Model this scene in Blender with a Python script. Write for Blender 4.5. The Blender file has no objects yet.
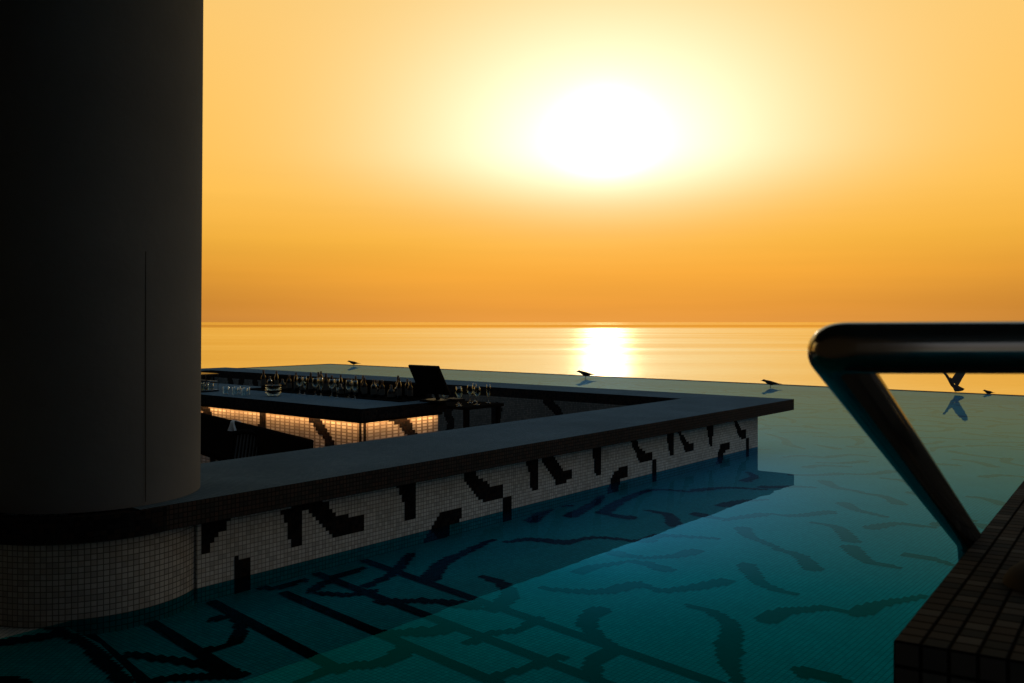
import bpy, bmesh, math, random
from mathutils import Vector, Matrix
random.seed(7)
S = bpy.context.scene
COL = S.collection
R = math.radians
# ------------------------------------------------------------------ world frame
# water surface = z 0, camera 1.4 m above it at the origin, looking along +Y.
# the swim-up bar lies in a rotated frame: local x = u (away to the right), local y = v (away to the left)
ANG = math.atan2(.773, .634)
C0 = Vector((3.29, 10.5, 0))
D1 = Vector((.634, .773, 0)); D2 = Vector((-.773, .634, 0))
def W(u, v, z=0): return C0 + D1*u + D2*v + Vector((0, 0, z))

# ------------------------------------------------------------------ materials
def newmat(name):
    m = bpy.data.materials.new(name); m.use_nodes = True
    nt = m.node_tree; nt.nodes.clear()
    return m, nt, nt.nodes, nt.links
def math_node(ns, ls, op, a, b=None, clamp=False):
    n = ns.new('ShaderNodeMath'); n.operation = op; n.use_clamp = clamp
    for i, x in enumerate((a, b)):
        if x is None: continue
        if isinstance(x, (int, float)): n.inputs[i].default_value = x
        else: ls.new(x, n.inputs[i])
    return n.outputs[0]
def rgb(c): return (c[0], c[1], c[2], 1)
def plain(name, col, rough=.5, spec=.4, metal=0, var=.25, scale=6, bump=0, coat=0):
    m, nt, ns, ls = newmat(name)
    out = ns.new('ShaderNodeOutputMaterial'); p = ns.new('ShaderNodeBsdfPrincipled')
    tc = ns.new('ShaderNodeTexCoord'); no = ns.new('ShaderNodeTexNoise')
    no.inputs['Scale'].default_value = scale; no.inputs['Detail'].default_value = 5
    ls.new(tc.outputs['Object'], no.inputs['Vector'])
    mx = ns.new('ShaderNodeMix'); mx.data_type = 'RGBA'
    mx.inputs[6].default_value = rgb([x*(1-var) for x in col]); mx.inputs[7].default_value = rgb([min(1, x*(1+var)) for x in col])
    ls.new(no.outputs[0], mx.inputs[0]); ls.new(mx.outputs[2], p.inputs['Base Color'])
    p.inputs['Roughness'].default_value = rough; p.inputs['Metallic'].default_value = metal
    p.inputs['Specular IOR Level'].default_value = spec; p.inputs['Coat Weight'].default_value = coat
    if bump:
        b = ns.new('ShaderNodeBump'); b.inputs['Strength'].default_value = bump; b.inputs['Distance'].default_value = .005
        n2 = ns.new('ShaderNodeTexNoise'); n2.inputs['Scale'].default_value = scale*12
        ls.new(tc.outputs['Object'], n2.inputs['Vector']); ls.new(n2.outputs[0], b.inputs['Height']); ls.new(b.outputs[0], p.inputs['Normal'])
    ls.new(p.outputs[0], out.inputs[0])
    return m
def tiles(name, cols, grout, size=(.025, .025), rough=.35, spec=.4, gw=.12, roughvar=0, bump=.3, dirt=.25):
    """square mosaic tiles; the UV map is in metres"""
    m, nt, ns, ls = newmat(name)
    out = ns.new('ShaderNodeOutputMaterial'); p = ns.new('ShaderNodeBsdfPrincipled')
    uv = ns.new('ShaderNodeUVMap')
    vm = ns.new('ShaderNodeVectorMath'); vm.operation = 'DIVIDE'
    vm.inputs[1].default_value = (size[0], size[1], 1); ls.new(uv.outputs[0], vm.inputs[0])
    fl = ns.new('ShaderNodeVectorMath'); fl.operation = 'FLOOR'; ls.new(vm.outputs[0], fl.inputs[0])
    fr = ns.new('ShaderNodeVectorMath'); fr.operation = 'FRACTION'; ls.new(vm.outputs[0], fr.inputs[0])
    sp = ns.new('ShaderNodeSeparateXYZ'); ls.new(fr.outputs[0], sp.inputs[0])
    def edge(o):
        a = math_node(ns, ls, 'SUBTRACT', o, .5); a = math_node(ns, ls, 'ABSOLUTE', a)
        return a
    mxx = math_node(ns, ls, 'MAXIMUM', edge(sp.outputs[0]), edge(sp.outputs[1]))
    mr = ns.new('ShaderNodeMapRange'); mr.inputs[1].default_value = .5-gw/2-.03; mr.inputs[2].default_value = .5-gw/2+.03
    ls.new(mxx, mr.inputs[0])
    wn = ns.new('ShaderNodeTexWhiteNoise'); ls.new(fl.outputs[0], wn.inputs['Vector'])
    cr = ns.new('ShaderNodeValToRGB'); cr.color_ramp.interpolation = 'CONSTANT' if len(cols) > 2 else 'LINEAR'
    el = cr.color_ramp.elements
    el[0].color = rgb(cols[0]); el[1].color = rgb(cols[-1]); el[1].position = (len(cols)-1)/len(cols) if len(cols) > 2 else 1
    for i, c in enumerate(cols[1:-1]):
        e = el.new((i+1)/len(cols)); e.color = rgb(c)
    ls.new(wn.outputs['Value'], cr.inputs[0])
    tc = ns.new('ShaderNodeTexCoord'); no = ns.new('ShaderNodeTexNoise'); no.inputs['Scale'].default_value = 1.7; no.inputs['Detail'].default_value = 6
    ls.new(tc.outputs['Object'], no.inputs['Vector'])
    dm = ns.new('ShaderNodeMapRange'); dm.inputs[1].default_value = .3; dm.inputs[2].default_value = .7
    dm.inputs[3].default_value = 1-dirt; dm.inputs[4].default_value = 1; ls.new(no.outputs[0], dm.inputs[0])
    sc = ns.new('ShaderNodeVectorMath'); sc.operation = 'SCALE'; ls.new(cr.outputs[0], sc.inputs[0]); ls.new(dm.outputs[0], sc.inputs['Scale'])
    mx = ns.new('ShaderNodeMix'); mx.data_type = 'RGBA'
    ls.new(mr.outputs[0], mx.inputs[0]); ls.new(sc.outputs[0], mx.inputs[6]); mx.inputs[7].default_value = rgb(grout)
    ls.new(mx.outputs[2], p.inputs['Base Color'])
    rr = ns.new('ShaderNodeMapRange'); rr.inputs[3].default_value = rough-roughvar; rr.inputs[4].default_value = rough+roughvar
    ls.new(wn.outputs['Value'], rr.inputs[0]); ls.new(rr.outputs[0], p.inputs['Roughness'])
    p.inputs['Specular IOR Level'].default_value = spec
    if bump:
        inv = math_node(ns, ls, 'SUBTRACT', 1, mr.outputs[0])
        b = ns.new('ShaderNodeBump'); b.inputs['Strength'].default_value = bump; b.inputs['Distance'].default_value = .002
        ls.new(inv, b.inputs['Height']); ls.new(b.outputs[0], p.inputs['Normal'])
    ls.new(p.outputs[0], out.inputs[0])
    return m
def glassy(name, tint, rough=.03, gloss=.25):
    m, nt, ns, ls = newmat(name)
    out = ns.new('ShaderNodeOutputMaterial'); t = ns.new('ShaderNodeBsdfTransparent'); g = ns.new('ShaderNodeBsdfGlossy')
    t.inputs[0].default_value = rgb(tint); g.inputs[0].default_value = (.9, .95, 1, 1); g.inputs['Roughness'].default_value = rough
    lw = ns.new('ShaderNodeLayerWeight'); lw.inputs[0].default_value = gloss
    mx = ns.new('ShaderNodeMixShader'); ls.new(lw.outputs['Facing'], mx.inputs[0]); ls.new(t.outputs[0], mx.inputs[1]); ls.new(g.outputs[0], mx.inputs[2])
    ls.new(mx.outputs[0], out.inputs[0])
    return m
def emit(name, col, s):
    m, nt, ns, ls = newmat(name)
    out = ns.new('ShaderNodeOutputMaterial'); e = ns.new('ShaderNodeEmission'); e.inputs[0].default_value = rgb(col); e.inputs[1].default_value = s
    ls.new(e.outputs[0], out.inputs[0]); return m

WHITE = [(.68, .68, .66), (.78, .78, .75), (.56, .56, .54), (.72, .72, .70), (.63, .61, .57), (.76, .76, .74)]
M = {}
M['white_tile'] = tiles('white_tile', WHITE, (.22, .215, .20), rough=.6, spec=.03, gw=.16)
M['lit_tile'] = tiles('lit_tile', WHITE, (.24, .21, .18), size=(.09, .036), rough=.6, spec=.03, gw=.3, dirt=.45)
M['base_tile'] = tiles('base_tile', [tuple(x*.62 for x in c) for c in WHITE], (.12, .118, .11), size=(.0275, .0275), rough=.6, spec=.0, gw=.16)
M['shaded_inner_tile'] = tiles('shaded_inner_tile', [(.13, .14, .14), (.16, .165, .165), (.11, .12, .125)], (.06, .06, .06), rough=.6, spec=0, gw=.16)  # white mosaic darkened: shade inside the bar pit is put into the colour
M['black_tile'] = tiles('black_tile', [(.012, .012, .014), (.02, .02, .022), (.03, .022, .02)], (.012, .012, .012), rough=.5, spec=0)
M['slab_top'] = tiles('slab_top', [(.092, .138, .178), (.10, .15, .19), (.112, .16, .20), (.096, .144, .185), (.105, .15, .195)], (.04, .055, .065), size=(.025, .025), rough=.8, spec=0, gw=.16, bump=.15)
M['slab_edge'] = tiles('slab_edge', [(.052, .042, .038), (.068, .046, .040), (.04, .037, .036), (.058, .046, .043)], (.016, .014, .013), size=(.025, .025), rough=.6, spec=.03, gw=.2)
M['floor_tile'] = tiles('floor_tile', [(.56, .62, .61), (.66, .72, .71), (.50, .58, .59), (.62, .68, .66)], (.20, .25, .25), rough=.5, spec=.0, gw=.16, bump=0, dirt=.25)
M['step_tile'] = tiles('step_tile', [(.05, .062, .066), (.065, .076, .08), (.04, .05, .056)], (.02, .024, .026), rough=.5, spec=0, gw=.16)
M['floor_dark'] = tiles('floor_dark', [(.010, .011, .012), (.018, .018, .02), (.026, .022, .024)], (.02, .02, .02), rough=.5, spec=0, bump=0)
M['block_tile'] = tiles('block_tile', [(.078, .08, .084), (.095, .092, .092), (.065, .073, .08), (.088, .088, .09), (.12, .125, .13)], (.008, .008, .008), size=(.03, .03), rough=.6, spec=.0, gw=.14, roughvar=.15, bump=.6)
M['dark_floor'] = tiles('dark_floor', [(.03, .028, .025), (.045, .04, .035)], (.02, .02, .02), spec=0, size=(.3, .3), gw=.02)
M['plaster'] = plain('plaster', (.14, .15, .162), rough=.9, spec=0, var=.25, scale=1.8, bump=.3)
M['joint'] = plain('joint', (.035, .035, .034), spec=0)
M['soffit'] = plain('soffit', (.10, .09, .085), rough=.9, spec=.1)
M['deck'] = plain('deck', (.16, .13, .11), rough=.8, spec=.1)
M['building'] = plain('building', (.06, .055, .05), rough=.8, spec=.1)  # colour of the unseen wall added to block light
def steel_mat():
    m, nt, ns, ls = newmat('steel')
    out = ns.new('ShaderNodeOutputMaterial'); g = ns.new('ShaderNodeBsdfGlossy'); d = ns.new('ShaderNodeBsdfDiffuse')
    g.inputs[0].default_value = (.40, .41, .43, 1); d.inputs[0].default_value = (.03, .03, .03, 1)
    tc = ns.new('ShaderNodeTexCoord'); no = ns.new('ShaderNodeTexNoise'); no.inputs['Scale'].default_value = 35; no.inputs['Detail'].default_value = 6
    ls.new(tc.outputs['Object'], no.inputs['Vector'])
    r = ns.new('ShaderNodeMapRange'); r.inputs[3].default_value = .06; r.inputs[4].default_value = .22; ls.new(no.outputs[0], r.inputs[0]); ls.new(r.outputs[0], g.inputs['Roughness'])
    mx = ns.new('ShaderNodeMixShader'); mx.inputs[0].default_value = .85; ls.new(d.outputs[0], mx.inputs[1]); ls.new(g.outputs[0], mx.inputs[2]); ls.new(mx.outputs[0], out.inputs[0])
    return m
M['steel'] = steel_mat()
M['bright_steel'] = plain('bright_steel', (.08, .08, .085), rough=.4, spec=.5, metal=1, var=.06)
M['wood'] = plain('wood', (.009, .007, .006), spec=0, rough=.6, var=.4, scale=9)
M['slat_grey'] = plain('slat_grey', (.10, .10, .10), rough=.6, spec=0)
M['black_plastic'] = plain('black_plastic', (.010, .010, .011), rough=.5, spec=.03)
M['screen'] = plain('screen', (.006, .007, .008), rough=.3, spec=.1)
M['cloth'] = plain('cloth', (.75, .76, .78), rough=.9, spec=.05, var=.05)
M['feather'] = plain('feather', (.018, .014, .013), rough=.6, spec=.2, var=.4, scale=40)
M['feather_pale'] = plain('feather_pale', (.05, .03, .025), rough=.6, spec=.2, var=.4, scale=40)
M['beak'] = plain('beak', (.12, .08, .03), rough=.4)
M['glass'] = glassy('glass', (.80, .86, .87), gloss=.13)
M['green_glass'] = glassy('green_glass', (.02, .05, .02), gloss=.15)
M['brown_glass'] = glassy('brown_glass', (.05, .02, .008), gloss=.15)
M['black_glass'] = plain('black_glass', (.006, .006, .007), rough=.15, spec=.2)
M['label_paper'] = plain('label_paper', (.06, .055, .05), rough=.8, spec=.1)
M['foil'] = plain('foil', (.04, .02, .018), rough=.5, metal=.2)
M['led'] = emit('led', (1.0, .46, .15), 32)

# ------------------------------------------------------------------ mesh helpers
def box_uv(me, scale=1):
    uvl = me.uv_layers.new(name='UVMap') if not me.uv_layers else me.uv_layers[0]
    for p in me.polygons:
        n = p.normal; ax = max(range(3), key=lambda i: abs(n[i]))
        for li in p.loop_indices:
            c = me.vertices[me.loops[li].vertex_index].co
            uvl.data[li].uv = (c.y, c.z) if ax == 0 else ((c.x, c.z) if ax == 1 else (c.x, c.y))
def link(name, bm, mats, parent=None, smooth=False, uv=True, bevel=0):
    bmesh.ops.recalc_face_normals(bm, faces=bm.faces) if smooth != 'keep' else None
    me = bpy.data.meshes.new(name); bm.to_mesh(me); bm.free()
    if uv and not me.uv_layers: box_uv(me)
    for m in (mats if isinstance(mats, (list, tuple)) else [mats]): me.materials.append(M[m] if isinstance(m, str) else m)
    if smooth is True:
        for p in me.polygons: p.use_smooth = True
    o = bpy.data.objects.new(name, me); COL.objects.link(o)
    if parent: o.parent = parent
    if bevel:
        b = o.modifiers.new('bevel', 'BEVEL'); b.width = bevel; b.segments = 2; b.limit_method = 'ANGLE'; b.angle_limit = R(40)
    return o
def tag(o, label=None, cat=None, group=None, kind=None):
    if label: o['label'] = label
    if cat: o['category'] = cat
    if group: o['group'] = group
    if kind: o['kind'] = kind
    return o
def empty(name, loc=(0, 0, 0), rz=0, **k):
    o = bpy.data.objects.new(name, None); COL.objects.link(o); o.location = loc; o.rotation_euler = (0, 0, rz); o.empty_display_size = .1
    return tag(o, **k)
def bx(bm, x0, x1, y0, y1, z0, z1, mi=0, skip=()):
    v = [bm.verts.new((x, y, z)) for z in (z0, z1) for y in (y0, y1) for x in (x0, x1)]
    F = {'-z': (0, 2, 3, 1), '+z': (4, 5, 7, 6), '-y': (0, 1, 5, 4), '+y': (2, 6, 7, 3), '-x': (0, 4, 6, 2), '+x': (1, 3, 7, 5)}
    for k, f in F.items():
        if k in skip: continue
        fc = bm.faces.new([v[i] for i in f]); fc.material_index = mi
def box(*a, **k):
    bm = bmesh.new(); bx(bm, *a, **k); return bm
def lathe(bm, prof, n=24, c=(0, 0, 0), mi=0):
    rings = []
    for r, z in prof:
        if r < 1e-5: rings.append([bm.verts.new((c[0], c[1], c[2]+z))])
        else: rings.append([bm.verts.new((c[0]+r*math.cos(2*math.pi*i/n), c[1]+r*math.sin(2*math.pi*i/n), c[2]+z)) for i in range(n)])
    for a, b in zip(rings, rings[1:]):
        for i in range(n):
            j = (i+1) % n
            q = [a[0] if len(a) == 1 else a[i], a[0] if len(a) == 1 else a[j], b[0] if len(b) == 1 else b[j], b[0] if len(b) == 1 else b[i]]
            u = []
            for x in q:
                if x not in u: u.append(x)
            if len(u) > 2: bm.faces.new(u).material_index = mi
    return bm
def tube(bm, pts, rad, n=16, caps=True, mi=0, flat=None):
    """swept tube; rad a number or list; flat=(a,b) scales the cross-section's two axes"""
    pts = [Vector(p) for p in pts]; rings = []
    up = Vector((0, 0, 1))
    t0 = (pts[1]-pts[0]).normalized()
    if abs(t0.dot(up)) > .95: up = Vector((1, 0, 0))
    nrm = (up - t0*up.dot(t0)).normalized()
    for i, p in enumerate(pts):
        a = pts[max(0, i-1)]; b = pts[min(len(pts)-1, i+1)]; t = (b-a).normalized()
        nrm = (nrm - t*nrm.dot(t)).normalized(); bi = t.cross(nrm)
        r = rad[i] if isinstance(rad, (list, tuple)) else rad
        ra, rb = (r, r) if not isinstance(r, (list, tuple)) else r
        rings.append([bm.verts.new(p + nrm*ra*math.cos(2*math.pi*k/n) + bi*rb*math.sin(2*math.pi*k/n)) for k in range(n)])
    for a, b in zip(rings, rings[1:]):
        for k in range(n):
            bm.faces.new((a[k], a[(k+1) % n], b[(k+1) % n], b[k])).material_index = mi
    if caps: bm.faces.new(rings[0]).material_index = mi; bm.faces.new(rings[-1]).material_index = mi
    return bm
def arc_path(pts, r, n=8):
    """round the corners of a polyline"""
    pts = [Vector(p) for p in pts]; out = [pts[0]]
    for a, b, c in zip(pts, pts[1:], pts[2:]):
        d0 = (a-b).normalized(); d1 = (c-b).normalized()
        p0 = b+d0*r; p1 = b+d1*r
        for i in range(n+1):
            t = i/n; out.append(p0*(1-t)**2 + b*2*t*(1-t) + p1*t*t)
    out.append(pts[-1]); return out
# mosaics: strokes and polygons rasterised on the tile grid, laid as runs of tiles 3 mm proud
def spline(P, n=10):
    P = [Vector((p[0], p[1])) for p in P]; P = [P[0]*2-P[1]] + P + [P[-1]*2-P[-2]]; out = []
    for i in range(1, len(P)-2):
        for k in range(n):
            t = k/n
            out.append(.5*((2*P[i]) + (-P[i-1]+P[i+1])*t + (2*P[i-1]-5*P[i]+4*P[i+1]-P[i+2])*t*t + (-P[i-1]+3*P[i]-3*P[i+1]+P[i+2])*t**3))
    out.append(P[-2]); return out
def stroke_cells(cells, P, w0, w1, g):
    sp = spline(P); n = len(sp)
    for k, p in enumerate(sp):
        t = k/(n-1); r = w0*(1-t)+w1*t
        m = int(r/g)+2; ci = int(math.floor(p.x/g)); cj = int(math.floor(p.y/g))
        for i in range(ci-m, ci+m+1):
            for j in range(cj-m, cj+m+1):
                if ((i+.5)*g-p.x)**2+((j+.5)*g-p.y)**2 < r*r: cells.add((i, j))
def poly_cells(cells, P, g):
    xs = [p[0] for p in P]; ys = [p[1] for p in P]
    for i in range(int(min(xs)/g)-2, int(max(xs)/g)+2):
        for j in range(int(min(ys)/g)-2, int(max(ys)/g)+2):
            x = (i+.5)*g; y = (j+.5)*g; ins = False; n = len(P)
            for k in range(n):
                x1, y1 = P[k]; x2, y2 = P[(k+1) % n]
                if (y1 > y) != (y2 > y) and x < (x2-x1)*(y-y1)/(y2-y1)+x1: ins = not ins
            if ins: cells.add((i, j))
def lay(bm, cells, g, fn, mi=1, clip=None):
    """fn(a, b) -> 3D point; cells in runs along a"""
    if clip: cells = {c for c in cells if clip((c[0]+.5)*g, (c[1]+.5)*g)}
    done = set()
    for (i, j) in sorted(cells, key=lambda c: (c[1], c[0])):
        if (i, j) in done: continue
        k = i
        while (k, j) in cells and (k, j) not in done: done.add((k, j)); k += 1
        vs = [bm.verts.new(fn(a*g, b*g)) for a, b in ((i, j), (k, j), (k, j+1), (i, j+1))]
        f = bm.faces.new(vs); f.material_index = mi
# (azimuth width, elevation width above, below, strength, colour, power)
GLOWS = [(5.0, 3.1, 2.5, .62, (.7, .85, 1.0), .65), (13, 8.3, 3.2, .85, (.12, .72, .78), 1.0), (2.0, 2.0, 1.3, 4.5, (1, .86, .6), 1)]
SEA_R = (.21, .28)
WATER_TINT = (.07, .69, .68)
VEIL = (.16, .42, .9)
VEIL_F = (.0, .38)
GLOSS_RAMP = [(0, (.0, .10, .22)), (.2, (.0, .165, .35)), (.6, (.21, .43, 1))]
BACKV = 11.6
FZ = -.08
WALL=[
 [(-7.57, 0.355), (-7.57, 0.181), (-7.538, 0.175), (-7.526, 0.204), (-7.502, 0.226), (-7.472, 0.258), (-7.436, 0.284), (-7.399, 0.337)],
 [(-7.367, 0.113), (-7.266, 0.104), (-7.266, -0.112), (-7.367, -0.088)],
 [(-7.073, 0.316), (-7.045, 0.26), (-7.017, 0.232), (-7.01, 0.11), (-6.918, 0.104), (-6.911, 0.36)],
 [(-6.94, 0.364), (-6.868, 0.277), (-6.794, 0.205), (-6.749, 0.156), (-6.688, 0.109), (-6.451, 0.102), (-6.459, 0.197), (-6.572, 0.198), (-6.595, 0.226), (-6.673, 0.227), (-6.711, 0.281), (-6.749, 0.335)],
 [(-6.178, 0.345), (-6.134, 0.274), (-6.107, 0.217), (-6.098, 0.111), (-6.007, 0.102), (-5.998, 0.353)],
 [(-5.961, -0.085), (-5.866, 0.005), (-5.808, 0.055), (-5.769, 0.097), (-5.558, 0.097), (-5.558, 0.013), (-5.68, 0.006), (-5.69, -0.103)],
 [(-5.527, 0.359), (-5.527, 0.289), (-5.335, 0.112), (-5.111, 0.107), (-5.111, 0.195), (-5.224, 0.197), (-5.302, 0.251), (-5.378, 0.283), (-5.41, 0.359)],
 [(-5.105, 0.106), (-5.012, 0.099), (-5.006, -0.118), (-5.111, -0.1)],
 [(-4.838, 0.363), (-4.782, 0.234), (-4.758, 0.1), (-4.663, 0.102), (-4.663, 0.358)],
 [(-4.65, 0.357), (-4.547, 0.227), (-4.435, 0.109), (-4.237, 0.114), (-4.237, 0.195), (-4.333, 0.207), (-4.374, 0.233), (-4.508, 0.372)],
 [(-3.934, 0.367), (-3.91, 0.23), (-3.882, 0.112), (-3.806, 0.111), (-3.799, 0.378)],
 [(-3.722, -0.085), (-3.628, 0.057), (-3.58, 0.112), (-3.385, 0.114), (-3.385, 0.025), (-3.5, 0.014), (-3.532, -0.113)],
 [(-3.352, 0.368), (-3.165, 0.122), (-2.953, 0.115), (-2.953, 0.198), (-3.078, 0.212), (-3.139, 0.255), (-3.191, 0.27), (-3.251, 0.393)],
 [(-2.953, 0.115), (-2.872, 0.115), (-2.881, -0.117), (-2.953, -0.107)],
 [(-2.695, 0.378), (-2.627, 0.129), (-2.542, 0.119), (-2.542, 0.383)],
 [(-2.503, 0.379), (-2.317, 0.127), (-2.14, 0.122), (-2.153, 0.202), (-2.264, 0.214), (-2.391, 0.313), (-2.425, 0.401)],
 [(-1.885, 0.384), (-1.809, 0.137), (-1.742, 0.13), (-1.731, 0.391)],
 [(-1.686, -0.077), (-1.561, 0.118), (-1.339, 0.127), (-1.339, 0.05), (-1.481, 0.034), (-1.527, -0.076)],
 [(-1.292, 0.397), (-1.122, 0.139), (-0.947, 0.133), (-0.947, 0.216), (-1.072, 0.234), (-1.219, 0.402)],
 [(-0.947, 0.133), (-0.87, 0.131), (-0.87, -0.1), (-0.947, -0.091)],
]
STROKES=[
 ([(-5.99, -1.86), (-6.01, -1.99), (-6.13, -2.15), (-6.28, -2.23), (-6.4, -2.27)],'e'),
 ([(-6.44, -2.3), (-6.59, -2.37), (-6.76, -2.49)],'s'),
 ([(-5.94, -2.26), (-5.79, -2.27), (-5.67, -2.35), (-5.58, -2.43), (-5.59, -2.59)],'s'),
 ([(-5.51, -2.59), (-5.38, -2.6), (-5.21, -2.68), (-5.05, -2.76)],'s'),
 ([(-5.08, -1.75), (-5.2, -1.84), (-5.37, -1.97), (-5.44, -2.09), (-5.45, -2.19)],'s'),
 ([(-4.18, -1.31), (-4.37, -1.45), (-4.53, -1.7)],'s'),
 ([(-4.58, -1.72), (-4.65, -1.91), (-4.89, -2.09)],'e'),
 ([(-3.67, -1.63), (-3.72, -1.82), (-4.05, -2.03)],'e'),
 ([(-4.24, -2.09), (-4.49, -2.26), (-4.54, -2.37), (-4.54, -2.48)],'s'),
 ([(-3.56, -2.01), (-3.31, -2.12), (-3.28, -2.36)],'s'),
 ([(-3.16, -2.35), (-3.03, -2.42), (-2.85, -2.53)],'s'),
 ([(-2.83, -1.56), (-3.01, -1.72), (-3.13, -1.97)],'s'),
 ([(-1.93, -1.07), (-2.16, -1.27), (-2.22, -1.49)],'s'),
 ([(-2.27, -1.51), (-2.32, -1.72), (-2.55, -1.91)],'e'),
 ([(-3.59, -1.24), (-3.53, -1.43), (-3.24, -1.58)],'e'),
 ([(-4.02, -1.09), (-3.86, -1.13), (-3.65, -1.22)],'e'),
 ([(-1.77, -0.67), (-1.65, -0.86), (-1.41, -1.02)],'e'),
 ([(-1.38, -1.06), (-1.25, -1.26), (-0.93, -1.37)],'e'),
 ([(-1.22, -0.63), (-1.01, -0.71), (-0.91, -0.96)],'s'),
 ([(-0.84, -0.6), (-0.73, -0.81), (-0.46, -0.94)],'e'),
 ([(-0.73, -0.17), (-0.5, -0.27), (-0.45, -0.51)],'e'),
 ([(-0.37, -0.55), (-0.07, -0.68), (-0.05, -0.93)],'s'),
 ([(-1.41, -1.42), (-1.42, -1.62), (-1.7, -1.83)],'e'),
 ([(-1.98, -1.86), (-2.14, -2.05), (-2.15, -2.2)],'s'),
 ([(-2.55, -0.76), (-2.35, -0.96), (-2.27, -1.1)],'s'),
 ([(1.13, 0.82), (0.77, 0.45), (0.27, 0.18)],'e'),
 ([(0.27, 0.18), (0.06, -0.09)],'s'),
 ([(0.49, -0.08), (0.31, -0.39)],'e'),
 ([(0.58, -0.46), (0.67, -0.79)],'s'),
 ([(-4.2, -2.46), (-4.2, -2.57), (-4.27, -2.71)],'s'),
 ([(-6.48, -2.67), (-6.47, -2.76), (-6.52, -2.9)],'s'),
 ([(-1.87, -2.27), (-1.88, -2.4), (-2.05, -2.58)],'e'),
 ([(-0.7, -2.15), (-0.49, -2.27), (-0.49, -2.5)],'s'),
 ([(0.29, -1.65), (0.26, -1.87), (0.03, -2.08)],'e'),
 ([(-5.82, -1.05), (-5.68, -1.06), (-5.5, -1.13)],'s'),
 ([(-5.45, -1.14), (-5.43, -1.25), (-5.47, -1.41)],'e'),
 ([(-5.34, -0.99), (-5.34, -1.07), (-5.31, -1.14)],'s'),
 ([(-5.34, -1.16), (-5.17, -1.3), (-4.98, -1.35)],'e'),
 ([(-6.23, -1.07), (-6.2, -1.18), (-6.08, -1.37), (-5.88, -1.43)],'e'),
 ([(-5.81, -1.43), (-5.85, -1.61), (-5.69, -1.72), (-5.48, -1.8)],'e'),
 ([(-4.08, -0.46), (-4.11, -0.66), (-4.38, -0.87)],'e'),
 ([(-5.56, -0.25), (-5.4, -0.33), (-5.32, -0.56)],'e'),
 ([(-5.31, -0.57), (-5.07, -0.65), (-4.97, -0.95)],'m'),
 ([(-4.92, -0.96), (-4.73, -0.97), (-4.57, -1.31)],'s'),
 ([(-4.36, -0.24), (-3.87, -0.1), (-3.31, -0.05), (-3.15, -0.36)],'s'),
 ([(-4.36, -0.24), (-4.4, -0.37), (-4.39, -0.49)],'e'),
 ([(-3.06, -0.36), (-2.78, -0.52), (-2.66, -0.81)],'s'),
 ([(-3.52, -0.83), (-3.3, -0.86), (-3.08, -1.0)],'s'),
 ([(-3.95, -0.83), (-3.99, -0.97), (-3.97, -1.1)],'s'),
 ([(-4.9, 0.25), (-4.83, 0.21), (-4.72, 0.2)],'e'),
 ([(-4.93, 0.01), (-4.47, 0.19), (-4.31, 0.11)],'s'),
 ([(-4.61, -0.11), (-4.04, 0.04), (-3.65, 0.25)],'s'),
 ([(-6.28, -0.68), (-6.3, -0.83), (-6.45, -1.02), (-6.67, -1.1)],'e'),
 ([(-6.36, -1.53), (-6.53, -1.58), (-6.66, -1.71), (-6.73, -1.85)],'s'),
 ([(-6.8, -1.9), (-6.98, -1.92), (-7.13, -2.06)],'s'),
 ([(-6.66, -1.37), (-6.84, -1.4), (-6.97, -1.33), (-7.12, -1.33)],'m'),
 ([(-7.03, -1.12), (-7.14, -1.1), (-7.2, -1.05), (-7.25, -0.98)],'s'),
 ([(-7.0, -1.76), (-7.08, -1.74), (-7.23, -1.72), (-7.36, -1.67)],'m'),
 ([(-6.49, -0.46), (-6.21, -0.29), (-5.94, -0.22), (-5.57, -0.14)],'s'),
 ([(-6.9, -0.64), (-6.77, -0.8), (-6.72, -0.98)],'e'),
 ([(-7.68, -0.13), (-7.6, -0.17), (-7.65, -0.31), (-7.81, -0.49), (-7.96, -0.49)],'m'),
 ([(-7.14, 0.34), (-7.2, 0.09), (-6.98, 0.07)],'m'),
 ([(-7.08, -0.13), (-6.85, -0.03), (-6.6, -0.0)],'m'),
 ([(-6.82, -0.29), (-6.56, -0.22), (-6.19, 0.01)],'m'),
 ([(-7.08, -0.2), (-6.99, -0.34), (-6.87, -0.39)],'m'),
 ([(-7.27, -0.92), (-7.23, -0.99), (-7.16, -1.05)],'e'),
 ([(-7.36, -1.17), (-7.54, -1.2), (-7.71, -1.1), (-7.89, -1.1)],'s'),
 ([(-6.95, -0.58), (-6.9, -0.64), (-6.81, -0.7)],'s'),
 ([(-8.39, 0.61), (-8.28, 0.41), (-8.19, 0.2)],'m'),
 ([(-8.55, 0.18), (-8.44, 0.14), (-8.33, 0.1)],'m'),
 ([(-8.19, -0.27), (-8.07, -0.56), (-8.02, -0.78)],'m'),
 ([(-8.29, -0.63), (-8.19, -0.67), (-8.01, -0.85)],'m'),
]
BANDS=[
  [(-6.37, 0.9), (-6.85, -2.56)] ,
  [(-6.8, 0.52), (-7.13, -2.15)] ,
  [(-7.2, -0.03), (-7.4, -1.76)] ,
  [(-7.53, 0.18), (-7.72, -1.16)] ,
  [(-7.89, 0.21), (-8.03, -0.87)] ,
  [(-8.0, 1.34), (-8.31, -0.62)] ,
]
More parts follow.
